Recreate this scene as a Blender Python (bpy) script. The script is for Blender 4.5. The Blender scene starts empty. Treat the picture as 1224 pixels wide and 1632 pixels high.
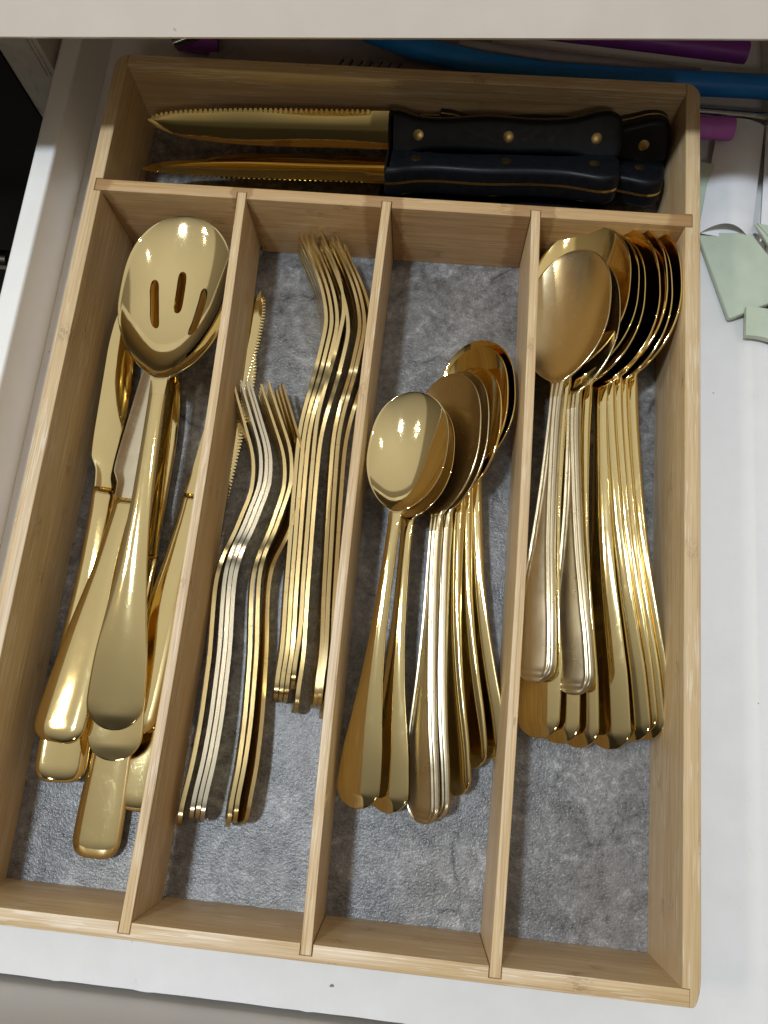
import bpy, bmesh, math, random
import numpy as np
from mathutils import Vector, Matrix

U = 0.0083            # one modelling unit (about a centimetre) in metres
R = math.radians
scn = bpy.context.scene
COL = scn.collection
random.seed(7)

# ------------------------------------------------------------------ camera
cam_d = bpy.data.cameras.new('camera')
cam = bpy.data.objects.new('camera', cam_d)
COL.objects.link(cam)
cam.location = (19.189 * U, 9.742 * U, 40.988 * U)
cam.rotation_euler = (0.2509, 0.0365, 0.0974)
cam_d.sensor_fit = 'VERTICAL'
cam_d.sensor_height = 36.0
cam_d.lens = 36.0 * 1249.43 / 1632.0
cam_d.clip_start = 0.005
cam_d.clip_end = 50
scn.camera = cam

# ------------------------------------------------------------------ room light
world = bpy.data.worlds.new('World')
scn.world = world
world.use_nodes = True
wn, wl = world.node_tree.nodes, world.node_tree.links
bg = wn['Background']
wtc = wn.new('ShaderNodeTexCoord')
wsep = wn.new('ShaderNodeSeparateXYZ')
wl.new(wtc.outputs['Generated'], wsep.inputs[0])


def wmath(op, a, b=0.0):
    nd = wn.new('ShaderNodeMath')
    nd.operation = op
    for i_, v_ in ((0, a), (1, b)):
        if isinstance(v_, (int, float)):
            nd.inputs[i_].default_value = v_
        else:
            wl.new(v_, nd.inputs[i_])
    return nd.outputs[0]


# a kitchen's ceiling, walls and floor seen from the drawer: height over the larger sideways distance
side = wmath('MAXIMUM', wmath('ABSOLUTE', wsep.outputs['X']), wmath('MULTIPLY', wmath('ABSOLUTE', wsep.outputs['Y']), 0.85))
elev = wmath('ADD', wmath('MULTIPLY', wmath('ARCTANGENT', wmath('DIVIDE', wsep.outputs['Z'], wmath('ADD', side, 0.001))), 1 / math.pi), 0.5)
wr = wn.new('ShaderNodeValToRGB')
wr.color_ramp.elements[0].position = 0.0
wr.color_ramp.elements[0].color = (0.03, 0.024, 0.018, 1)
wr.color_ramp.elements[1].position = 1.0
wr.color_ramp.elements[1].color = (0.60, 0.565, 0.50, 1)
for p_, c_ in ((0.47, (0.05, 0.038, 0.027)), (0.52, (0.10, 0.08, 0.057)), (0.738, (0.21, 0.18, 0.14)), (0.752, (0.47, 0.435, 0.375))):
    e_ = wr.color_ramp.elements.new(p_)
    e_.color = (*c_, 1)
wl.new(elev, wr.inputs[0])
# the side of the room behind the viewer is darker than the side over the worktop
wy = wn.new('ShaderNodeMapRange')
wy.interpolation_type = 'SMOOTHSTEP'
for k_, v_ in (('From Min', -0.72), ('From Max', 0.22), ('To Min', 0.10), ('To Max', 1.10)):
    wy.inputs[k_].default_value = v_
wl.new(wsep.outputs['Y'], wy.inputs['Value'])
wm = wn.new('ShaderNodeVectorMath')
wm.operation = 'SCALE'
wl.new(wr.outputs[0], wm.inputs[0])
wl.new(wy.outputs[0], wm.inputs['Scale'])
wl.new(wm.outputs[0], bg.inputs['Color'])
bg.inputs['Strength'].default_value = 1.0


def lamp(name, loc, target, power, color, size):
    d = bpy.data.lights.new(name, 'AREA')
    d.shape = 'DISK'
    d.size = size * U
    d.energy = power
    d.color = color
    o = bpy.data.objects.new(name, d)
    COL.objects.link(o)
    o.location = Vector(loc) * U
    o.rotation_euler = (Vector(target) - Vector(loc)).to_track_quat('-Z', 'Y').to_euler()
    return o


lamp('area_lamp', (-36, 12, 215), (15, 18, 0), 20.0, (0.74, 0.87, 1.0), 17)
for dx_, dy_ in ((-9, 0), (8, -5), (3, 10), (-2, -12)):               # a cluster of small warm bulbs
    lamp('ceiling_bulb', (-112 + dx_, 22 + dy_, 190), (15, 18, 0), 1.3, (1.0, 0.88, 0.72), 4)
lamp('area_lamp', (96, 62, 215), (15, 18, 0), 1.5, (1.0, 0.93, 0.84), 7)
lamp('area_lamp', (45, -150, 165), (15, 30, 5), 2.2, (1.0, 0.92, 0.82), 26)  # added warm fill lamp from the front, brightens the countertop face

scn.view_settings.view_transform = 'Standard'
scn.view_settings.look = 'None'
scn.view_settings.exposure = 0.0
scn.view_settings.gamma = 1.0
scn.cycles.max_bounces = 8
scn.cycles.glossy_bounces = 6
scn.cycles.sample_clamp_indirect = 4.0


# ------------------------------------------------------------------ materials
class NT:
    def __init__(self, name):
        self.m = bpy.data.materials.new(name)
        self.m.use_nodes = True
        self.n, self.l = self.m.node_tree.nodes, self.m.node_tree.links
        self.b = self.n['Principled BSDF']
        tc = self.n.new('ShaderNodeTexCoord')
        mp = self.n.new('ShaderNodeMapping')
        mp.inputs['Scale'].default_value = (1 / U,) * 3
        self.l.new(tc.outputs['Object'], mp.inputs[0])
        self.co = mp.outputs[0]

    def add(self, t, **kw):
        nd = self.n.new(t)
        for k, v in kw.items():
            setattr(nd, k, v)
        return nd

    def val(self, sock, v):
        if isinstance(v, (int, float)):
            sock.default_value = v
        elif isinstance(v, (tuple, list)):
            sock.default_value = (*v, 1) if len(v) == 3 and len(sock.default_value) == 4 else v
        else:
            self.l.new(v, sock)

    def scale(self, s, loc=(0, 0, 0), src=None):
        mp = self.add('ShaderNodeMapping')
        mp.inputs['Scale'].default_value = s
        mp.inputs['Location'].default_value = loc
        self.l.new(src or self.co, mp.inputs[0])
        return mp.outputs[0]

    def noise(self, s, detail=3, rough=0.55, dist=0.0, co=None, loc=(0, 0, 0)):
        nd = self.add('ShaderNodeTexNoise')
        nd.inputs['Scale'].default_value = 1.0
        nd.inputs['Detail'].default_value = detail
        nd.inputs['Roughness'].default_value = rough
        nd.inputs['Distortion'].default_value = dist
        self.l.new(co or self.scale(s if isinstance(s, tuple) else (s, s, s), loc), nd.inputs['Vector'])
        return nd.outputs['Fac']

    def ramp(self, f, *stops, interp='LINEAR'):
        nd = self.add('ShaderNodeValToRGB')
        cr = nd.color_ramp
        cr.interpolation = interp
        while len(cr.elements) < len(stops):
            cr.elements.new(0.5)
        for e, (p, c) in zip(cr.elements, stops):
            e.position = p
            e.color = (c, c, c, 1) if isinstance(c, (int, float)) else (*c, 1)
        self.l.new(f, nd.inputs[0])
        return nd.outputs[0]

    def mix(self, f, a, b, mode='MIX'):
        nd = self.add('ShaderNodeMix', data_type='RGBA', blend_type=mode)
        self.val(nd.inputs[0], f)
        self.val(nd.inputs[6], a)
        self.val(nd.inputs[7], b)
        return nd.outputs[2]

    def math(self, op, a, b=0.0, c=0.0):
        nd = self.add('ShaderNodeMath', operation=op)
        self.val(nd.inputs[0], a)
        self.val(nd.inputs[1], b)
        self.val(nd.inputs[2], c)
        return nd.outputs[0]

    def xyz(self):
        nd = self.add('ShaderNodeSeparateXYZ')
        self.l.new(self.co, nd.inputs[0])
        return nd.outputs

    def bump(self, h, strength, dist):
        nd = self.add('ShaderNodeBump')
        nd.inputs['Strength'].default_value = strength
        nd.inputs['Distance'].default_value = dist * U
        self.l.new(h, nd.inputs['Height'])
        self.l.new(nd.outputs[0], self.b.inputs['Normal'])

    def set(self, **kw):
        names = dict(color='Base Color', rough='Roughness', metal='Metallic', spec='Specular IOR Level',
                     coat='Coat Weight', coatr='Coat Roughness', aniso='Anisotropic', trans='Transmission Weight')
        for k, v in kw.items():
            self.val(self.b.inputs[names[k]], v)
        return self.m


def bamboo(name, along, stain=None, tint=(1, 1, 1), pores=1.0):
    """pressed bamboo: thin strips with their own tone, fibres, nodes and light pores"""
    t = NT(name)

    def s(a, c):                                      # scale: a along the grain, c across it
        return (a, c, c) if along == 'x' else (c, a, c)
    x = t.xyz()
    al = x['X'] if along == 'x' else x['Y']
    ac = x['Y'] if along == 'x' else x['X']
    # strips across the width and the height
    sw = t.math('FLOOR', t.math('MULTIPLY', t.math('ADD', ac, x['Z']), 1 / 0.62))
    wn_ = t.add('ShaderNodeTexWhiteNoise', noise_dimensions='1D')
    t.l.new(sw, wn_.inputs['W'])
    strip = wn_.outputs['Value']
    fib = t.noise(s(0.16, 11.0), 4, 0.62)
    fine = t.noise(s(0.5, 42.0), 2, 0.6)
    wide = t.noise(s(0.05, 0.9), 2, 0.5)
    f = t.math('ADD', t.math('MULTIPLY', fib, 0.62), t.math('MULTIPLY', fine, 0.38))
    c = t.ramp(f, (0.36, (0.40, 0.24, 0.105)), (0.46, (0.565, 0.385, 0.19)), (0.54, (0.64, 0.455, 0.245)), (0.64, (0.74, 0.545, 0.325)))
    c = t.mix(t.ramp(strip, (0, 0.0), (1, 0.38)), c, (0.48, 0.31, 0.135))
    fr_ = t.math('FRACT', t.math('MULTIPLY', t.math('ADD', ac, x['Z']), 1 / 0.62))
    c = t.mix(t.ramp(fr_, (0.0, 0.42), (0.07, 0.0), (0.95, 0.0), (1.0, 0.42)), c, (0.36, 0.215, 0.09))
    c = t.mix(t.ramp(wide, (0.35, 0.0), (0.7, 0.35)), c, (0.70, 0.545, 0.325))
    # bamboo nodes: short darker knuckles, elsewhere on each strip
    ph = t.math('FRACT', t.math('ADD', t.math('MULTIPLY', al, 1 / 29.0), strip))
    nd_n = t.noise(s(2.2, 5.0), 4, 0.7, 1.2)
    kn = t.math('MULTIPLY', t.ramp(ph, (0.48, 0.0), (0.497, 1.0), (0.508, 1.0), (0.53, 0.0)), t.ramp(nd_n, (0.46, 0.0), (0.60, 0.55)))
    c = t.mix(kn, c, (0.24, 0.125, 0.05))
    # pale pores, short dashes along the grain
    po = t.math('MULTIPLY', t.noise(s(0.55, 17.0), 1, 0.4, 0.0, loc=(3, 5, 9)), t.ramp(t.noise(s(0.2, 0.8), 1, loc=(8, 2, 1)), (0.35, 0.75), (0.65, 1.05)))
    po = t.ramp(po, (0.58, 0.0), (0.62, 0.55 * pores))
    c = t.mix(po, c, (0.80, 0.69, 0.53))
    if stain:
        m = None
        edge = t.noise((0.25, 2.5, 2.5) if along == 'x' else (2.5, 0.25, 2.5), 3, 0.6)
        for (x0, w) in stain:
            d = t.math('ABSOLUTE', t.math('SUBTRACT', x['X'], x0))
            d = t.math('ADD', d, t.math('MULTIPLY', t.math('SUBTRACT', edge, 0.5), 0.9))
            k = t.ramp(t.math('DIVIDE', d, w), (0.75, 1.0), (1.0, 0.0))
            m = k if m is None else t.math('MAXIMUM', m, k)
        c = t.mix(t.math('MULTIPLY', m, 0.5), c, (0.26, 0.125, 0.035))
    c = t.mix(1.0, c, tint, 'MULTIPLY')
    t.bump(f, 0.18, 0.05)
    return t.set(color=c, rough=t.ramp(fib, (0.3, 0.52), (0.7, 0.38)), spec=0.45, coat=0.25, coatr=0.36)


def gold_mat(name, base, dark, rough, brushed, wear=0.3, edgy=False):
    t = NT(name)
    oi = t.add('ShaderNodeObjectInfo')                        # every piece has its own wear
    sh = t.add('ShaderNodeVectorMath', operation='SCALE')
    sh.inputs[0].default_value = (37, 53, 71)
    t.l.new(oi.outputs['Random'], sh.inputs['Scale'])
    ad = t.add('ShaderNodeVectorMath', operation='ADD')
    t.l.new(t.co, ad.inputs[0])
    t.l.new(sh.outputs[0], ad.inputs[1])
    t.co = ad.outputs[0]
    sm = t.noise(0.9, 4, 0.6)
    br = t.noise((1.1, 34.0, 34.0), 2, 0.6)
    tiny = t.noise(9.0, 2, 0.5)
    c = t.mix(t.ramp(sm, (0.35, 0.0), (0.75, wear)), base, dark)
    if edgy:
        nick = t.ramp(t.noise((2.6, 1.2, 1.2), 4, 0.7), (0.62, 0.0), (0.72, 0.5))
        c = t.mix(nick, c, (0.34, 0.21, 0.07))
    r = t.math('ADD', t.ramp(sm, (0.35, rough * 0.88), (0.75, rough * 1.2)), t.math('MULTIPLY', t.ramp(tiny, (0.66, 0.0), (0.76, 1.0)), 0.05))
    smudge = t.ramp(t.noise(0.42, 5, 0.7, 0.8, loc=(5, 2, 8)), (0.52, 0.0), (0.64, 0.03))
    r = t.math('ADD', r, smudge)
    for ang in (0.35, -0.5, 1.2):                             # fine hairline scratches in three directions
        mp = t.add('ShaderNodeMapping')
        mp.inputs['Rotation'].default_value = (0, 0, ang)
        t.l.new(t.co, mp.inputs[0])
        sc = t.noise(1, 2, 0.5, co=t.scale((0.7, 30.0, 30.0), (ang * 9, 0, 0), mp.outputs[0]))
        r = t.math('ADD', r, t.ramp(sc, (0.69, 0.0), (0.73, 0.045)))
    t.bump(br, brushed, 0.02)
    return t.set(color=c, metal=1.0, rough=r)


def stone_vinyl():
    t = NT('stone_vinyl')
    a = t.noise(0.55, 6, 0.62, 0.8)
    b = t.noise(2.6, 5, 0.68, 0.3)
    g = t.noise(9.0, 4, 0.7)
    f = t.math('ADD', t.math('MULTIPLY', a, 0.42), t.math('ADD', t.math('MULTIPLY', b, 0.33), t.math('MULTIPLY', g, 0.25)))
    c = t.ramp(f, (0.37, (0.030, 0.027, 0.025)), (0.45, (0.108, 0.101, 0.096)), (0.54, (0.198, 0.188, 0.181)), (0.64, (0.41, 0.392, 0.378)))
    warm = t.ramp(t.noise(0.22, 3, 0.5, loc=(4, 1, 0)), (0.45, 0.0), (0.7, 0.25))
    c = t.mix(warm, c, (0.175, 0.150, 0.118))
    # hairline cracks printed in the stone pattern
    wob = t.add('ShaderNodeTexNoise')
    wob.inputs['Scale'].default_value = 1.0
    wob.inputs['Detail'].default_value = 7
    t.l.new(t.scale((0.5, 0.5, 0.5)), wob.inputs['Vector'])
    vadd = t.add('ShaderNodeVectorMath', operation='MULTIPLY_ADD')
    t.l.new(wob.outputs['Color'], vadd.inputs[0])
    vadd.inputs[1].default_value = (2.6, 2.6, 0)
    t.l.new(t.scale((1, 1, 0)), vadd.inputs[2])
    vo = t.add('ShaderNodeTexVoronoi', feature='DISTANCE_TO_EDGE')
    vo.inputs['Scale'].default_value = 0.105
    t.l.new(vadd.outputs[0], vo.inputs['Vector'])
    ck = t.math('MULTIPLY', t.ramp(vo.outputs['Distance'], (0.003, 1.0), (0.011, 0.0)), t.ramp(t.noise(0.3, 2, loc=(7, 7, 7)), (0.54, 0.0), (0.64, 0.75)))
    c = t.mix(ck, c, (0.028, 0.026, 0.028))
    vein = t.math('MULTIPLY', t.ramp(vo.outputs['Distance'], (0.02, 0.0), (0.035, 1.0), (0.07, 0.0)), 0.10)
    c = t.mix(vein, c, (0.46, 0.44, 0.42))
    h = t.math('ADD', t.noise(7.5, 3, 0.65), t.math('MULTIPLY', b, 0.5))
    t.bump(h, 0.55, 0.06)
    return t.set(color=c, rough=0.24, spec=0.6)


def plain(name, color, rough, spec=0.5, var=0.06, nscale=1.0, bump=0.0, bscale=14.0, coat=0.0, specks=0.0, metal=0.0):
    t = NT(name)
    n = t.noise(nscale, 4, 0.6)
    lo = tuple(v * (1 - var) for v in color)
    hi = tuple(min(1, v * (1 + var)) for v in color)
    c = t.ramp(n, (0.3, lo), (0.7, hi))
    if specks:
        k = t.ramp(t.noise(2.4, 1, 0.4, loc=(11, 3, 5)), (0.80, 0.0), (0.815, specks))
        c = t.mix(k, c, (0.06, 0.05, 0.045))
    if bump:
        t.bump(t.noise(bscale, 3, 0.6), bump, 0.03)
    return t.set(color=c, rough=t.ramp(n, (0.3, rough * 0.85), (0.7, rough * 1.15)), spec=spec, coat=coat, metal=metal)


def scuffed(name, color):
    """old painted board with dark rubbed marks"""
    t = NT(name)
    n = t.noise(0.9, 5, 0.65, 0.6)
    k = t.ramp(t.noise((2.0, 1.0, 0.7), 5, 0.75, 1.0, loc=(2, 9, 4)), (0.58, 0.0), (0.70, 0.8))
    c = t.ramp(n, (0.3, tuple(v * 0.78 for v in color)), (0.7, color))
    c = t.mix(k, c, (0.12, 0.085, 0.05))
    return t.set(color=c, rough=0.5)


M = dict(
    bam_y=bamboo('bamboo_lengthwise', 'y'),
    bam_x=bamboo('bamboo_crosswise', 'x'),
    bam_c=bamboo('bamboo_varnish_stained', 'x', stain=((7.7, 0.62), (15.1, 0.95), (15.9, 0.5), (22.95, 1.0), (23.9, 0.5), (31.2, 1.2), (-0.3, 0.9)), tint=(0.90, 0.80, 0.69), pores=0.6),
    bam_d=bamboo('bamboo_divider', 'y', tint=(1.06, 1.05, 1.04), pores=0.8),
    stone=stone_vinyl(),
    gold=gold_mat('polished_gold_plate', (0.84, 0.695, 0.36), (0.77, 0.61, 0.28), 0.065, 0.018),
    gold_bowl=gold_mat('mirror_gold_plate', (0.86, 0.72, 0.39), (0.80, 0.65, 0.32), 0.03, 0.008),
    gold_soup=gold_mat('bright_gold_bowl', (0.88, 0.69, 0.31), (0.80, 0.60, 0.23), 0.06, 0.01),
    gold_edge=gold_mat('worn_gold_plate', (0.82, 0.67, 0.36), (0.66, 0.50, 0.22), 0.22, 0.05, 0.8, True),
    gold_deep=gold_mat('deep_gold_plate', (0.86, 0.65, 0.25), (0.78, 0.55, 0.18), 0.05, 0.02),
    champ=gold_mat('brushed_champagne_plate', (0.70, 0.615, 0.435), (0.63, 0.545, 0.37), 0.30, 0.025),
    champ_bowl=gold_mat('satin_champagne_bowl', (0.70, 0.585, 0.36), (0.64, 0.525, 0.31), 0.22, 0.02),
    pale=gold_mat('pale_worn_plate', (0.80, 0.73, 0.57), (0.66, 0.58, 0.42), 0.24, 0.08, 0.7),
    melamine=plain('white_melamine', (0.72, 0.70, 0.685), 0.32, 0.5, 0.025, 0.6, 0.16, 13.0, specks=0.8),
    board=plain('cream_drawer_side', (0.86, 0.835, 0.79), 0.32, 0.5, 0.03, 0.4),
    front=plain('grey_drawer_front', (0.62, 0.60, 0.57), 0.38, 0.5, 0.04, 0.3),
    counter=plain('cream_countertop', (0.86, 0.755, 0.645), 0.22, 0.5, 0.03, 0.35, specks=0.3),
    black=plain('black_glass', (0.004, 0.004, 0.004), 0.32, 0.15, 0.1),
    stile=scuffed('scuffed_cabinet_paint', (0.56, 0.52, 0.45)),
    chrome=plain('bright_steel', (0.62, 0.60, 0.57), 0.16, 0.5, 0.05, metal=1.0),
    dsteel=plain('dark_steel', (0.20, 0.20, 0.20), 0.25, 0.5, 0.05, metal=1.0),
    handle=plain('black_handle_plastic', (0.0055, 0.006, 0.0075), 0.42, 0.2, 0.25, 3.0, 0.12, 26.0),
    rivet=plain('dull_bronze_rivet', (0.36, 0.25, 0.10), 0.34, 0.5, 0.15, 4.0, metal=1.0),
    clear=plain('smoky_clear_plastic', (0.34, 0.30, 0.30), 0.2, 0.5, 0.08, 0.8),
    blue=plain('blue_silicone', (0.012, 0.19, 0.56), 0.42, 0.4, 0.08),
    purple=plain('purple_silicone', (0.22, 0.035, 0.30), 0.42, 0.4, 0.08),
    magenta=plain('magenta_silicone', (0.42, 0.11, 0.42), 0.42, 0.4, 0.08),
    paper=plain('white_paper', (0.78, 0.765, 0.765), 0.6, 0.3, 0.03, 0.8),
    green=plain('pale_green_silicone', (0.47, 0.53, 0.41), 0.38, 0.45, 0.05, 0.7),
    mauve=plain('grey_mauve_plastic', (0.30, 0.26, 0.27), 0.3, 0.4, 0.08, 0.5),
)


# ------------------------------------------------------------------ object helpers
def mesh_obj(name, bm, mat, parent=None, smooth=False, sharp=None):
    bmesh.ops.recalc_face_normals(bm, faces=bm.faces[:])
    me = bpy.data.meshes.new(name)
    bmesh.ops.scale(bm, vec=(U, U, U), verts=bm.verts[:])
    bm.to_mesh(me)
    bm.free()
    me.materials.append(mat)
    if smooth:
        me.polygons.foreach_set('use_smooth', [True] * len(me.polygons))
        if sharp:
            me.set_sharp_from_angle(angle=R(sharp))
    o = bpy.data.objects.new(name, me)
    COL.objects.link(o)
    if parent:
        o.parent = parent
    return o


def tag(o, label, cat, group=None):
    o['label'] = label
    o['category'] = cat
    if group:
        o['group'] = group
    return o


def root(name, label=None, cat=None, group=None):
    o = bpy.data.objects.new(name, None)
    o.empty_display_size = 0.01
    COL.objects.link(o)
    if label:
        tag(o, label, cat, group)
    return o


def copy_thing(src):
    r = src.copy()
    COL.objects.link(r)
    for ch in list(src.children):
        c = ch.copy()
        COL.objects.link(c)
        c.parent = r
        for g in list(ch.children):
            d = g.copy()
            COL.objects.link(d)
            d.parent = c
    return r


def place(o, tail, head, roll=0.0):
    """local x runs from tail to head, local z is the upper face, rolled about x"""
    a, b = Vector(tail), Vector(head)
    x = (b - a).normalized()
    y = Vector((0, 0, 1)).cross(x).normalized()
    z = x.cross(y)
    q = Matrix((x, y, z)).transposed().to_4x4()
    o.matrix_world = Matrix.Translation(a * U) @ q @ Matrix.Rotation(R(roll), 4, 'X')


def offset_poly(poly, d):
    n = len(poly)
    out = []
    for i in range(n):
        p0, p1, p2 = Vector(poly[i - 1]), Vector(poly[i]), Vector(poly[(i + 1) % n])
        e1, e2 = (p1 - p0).normalized(), (p2 - p1).normalized()
        n1, n2 = Vector((-e1.y, e1.x)), Vector((-e2.y, e2.x))
        m = n1 + n2
        if m.length < 1e-6:
            m = n1
        m.normalize()
        out.append(tuple(p1 + m * (d / max(0.4, m.dot(n1)))))
    return out


def prism(bm, poly, z0, z1, bt=0.0, bb=0.0, steps=1):
    """extrude a counter-clockwise outline from z0 to z1 with rounded top / bottom edges"""
    rings = []
    if bb:
        for k in range(steps, 0, -1):
            a = k / steps * math.pi / 2
            rings.append((offset_poly(poly, bb * (1 - math.cos(a))), z0 + bb * (1 - math.sin(a))))
    rings.append((poly, z0 + bb))
    rings.append((poly, z1 - bt))
    if bt:
        for k in range(1, steps + 1):
            a = k / steps * math.pi / 2
            rings.append((offset_poly(poly, bt * (1 - math.cos(a))), z1 - bt * (1 - math.sin(a))))
    vs = [[bm.verts.new((p[0], p[1], z)) for p in pl] for pl, z in rings]
    n = len(poly)
    for r0, r1 in zip(vs, vs[1:]):
        for i in range(n):
            bm.faces.new((r0[i], r0[(i + 1) % n], r1[(i + 1) % n], r1[i]))
    bm.faces.new(vs[-1])
    bm.faces.new(vs[0][::-1])


def rect(x0, y0, x1, y1):
    return [(x0, y0), (x1, y0), (x1, y1), (x0, y1)]


def box(bm, x0, y0, z0, x1, y1, z1, bev=0.0):
    prism(bm, rect(x0, y0, x1, y1), z0, z1, bev, bev, 2 if bev else 1)


def tube(bm, pts, r, n=16, inner=0.0, flat=1.0):
    """round bar (or pipe with an open end when inner > 0) along a polyline"""
    P = [Vector(p) for p in pts]
    rings, rin = [], []
    for i, p in enumerate(P):
        d = (P[min(i + 1, len(P) - 1)] - P[max(i - 1, 0)]).normalized()
        u = Vector((0, 0, 1)).cross(d)
        u = u.normalized() if u.length > 1e-4 else Vector((1, 0, 0))
        w = d.cross(u)
        rings.append([bm.verts.new(p + u * (r * math.cos(a)) + w * (r * flat * math.sin(a))) for a in [2 * math.pi * k / n for k in range(n)]])
        if inner:
            rin.append([bm.verts.new(p + u * (inner * math.cos(a)) + w * (inner * flat * math.sin(a))) for a in [2 * math.pi * k / n for k in range(n)]])
    for a, b in zip(rings, rings[1:]):
        for k in range(n):
            bm.faces.new((a[k], a[(k + 1) % n], b[(k + 1) % n], b[k]))
    for a, b in zip(rin, rin[1:]):
        for k in range(n):
            bm.faces.new((a[k], b[k], b[(k + 1) % n], a[(k + 1) % n]))
    if inner:
        for a, b in ((rings[0], rin[0]), (rings[-1], rin[-1])):
            for k in range(n):
                bm.faces.new((a[k], a[(k + 1) % n], b[(k + 1) % n], b[k]))
    else:
        bm.faces.new(rings[0][::-1])
        bm.faces.new(rings[-1])


def curve(pts):
    """smooth monotone interpolation through (x, y) pairs"""
    xs = np.array([p[0] for p in pts], float)
    ys = np.array([p[1] for p in pts], float)
    h = np.diff(xs)
    d = np.diff(ys) / h
    m = np.zeros(len(xs))
    m[0], m[-1] = d[0], d[-1]
    for i in range(1, len(xs) - 1):
        if d[i - 1] * d[i] > 0:
            w1, w2 = 2 * h[i] + h[i - 1], h[i] + 2 * h[i - 1]
            m[i] = (w1 + w2) / (w1 / d[i - 1] + w2 / d[i])

    def f(x):
        x = min(max(x, xs[0]), xs[-1])
        i = min(int(np.searchsorted(xs, x, 'right')) - 1, len(xs) - 2)
        t = (x - xs[i]) / h[i]
        return float((1 + 2 * t) * (1 - t) ** 2 * ys[i] + t * (1 - t) ** 2 * h[i] * m[i] + t * t * (3 - 2 * t) * ys[i + 1] + t * t * (t - 1) * h[i] * m[i + 1])
    return f


VV = [0.0, 0.1, 0.2, 0.3, 0.4, 0.48, 0.54, 0.59, 0.63, 0.67, 0.71, 0.75, 0.79, 0.83, 0.87, 0.905, 0.94, 0.97, 0.99, 1.0]
VV = [-v for v in VV[:0:-1]] + VV


def loft(bm, stations, cap0=True, cap1=True, square=False):
    """skin rings made by (s, yc, half width, top(v), thickness(v)); returns nothing"""
    rings = []
    for (s, yc, w, top, th) in stations:
        yy = w if callable(w) else (lambda v: yc + w * v)
        up = [bm.verts.new((s, yy(v), top(v))) for v in VV]
        dn = [bm.verts.new((s, yy(v), top(v) - th(v))) for v in VV[-1 if square else -2:-1 if False else (None if square else 0):-1]]
        rings.append(up + dn)
    n = len(rings[0])
    for a, b in zip(rings, rings[1:]):
        for k in range(n):
            bm.faces.new((a[k], b[k], b[(k + 1) % n], a[(k + 1) % n]))
    nv = len(VV)
    for r, c in ((rings[0], cap0), (rings[-1], cap1)):
        if c:
            # zip the upper row to the lower row
            lo = r[:nv - 1:-1] if square else [r[0]] + r[:nv - 1:-1] + [r[nv - 1]]
            for k in range(nv - 1):
                q = [r[k], r[k + 1], lo[k + 1], lo[k]]
                q = [v for i, v in enumerate(q) if v not in q[:i]]
                if len(q) >= 3:
                    bm.faces.new(q)


def rim(v, t0):
    """metal thickness falling off round the rim"""
    a = max(0.0, (abs(v) - 0.9) / 0.1)
    return t0 * (0.66 + 0.34 * math.sqrt(max(0.0, 1 - a * a)))


def spaced(a, b, n, ends=(0, 0)):
    out = []
    for i in range(n):
        t = i / (n - 1)
        e = t
        if ends[0] and ends[1]:
            e = 0.5 - 0.5 * math.cos(math.pi * t)
        elif ends[0]:
            e = 1 - math.cos(math.pi / 2 * t)
        elif ends[1]:
            e = math.sin(math.pi / 2 * t)
        out.append(a + (b - a) * e)
    return out


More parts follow.
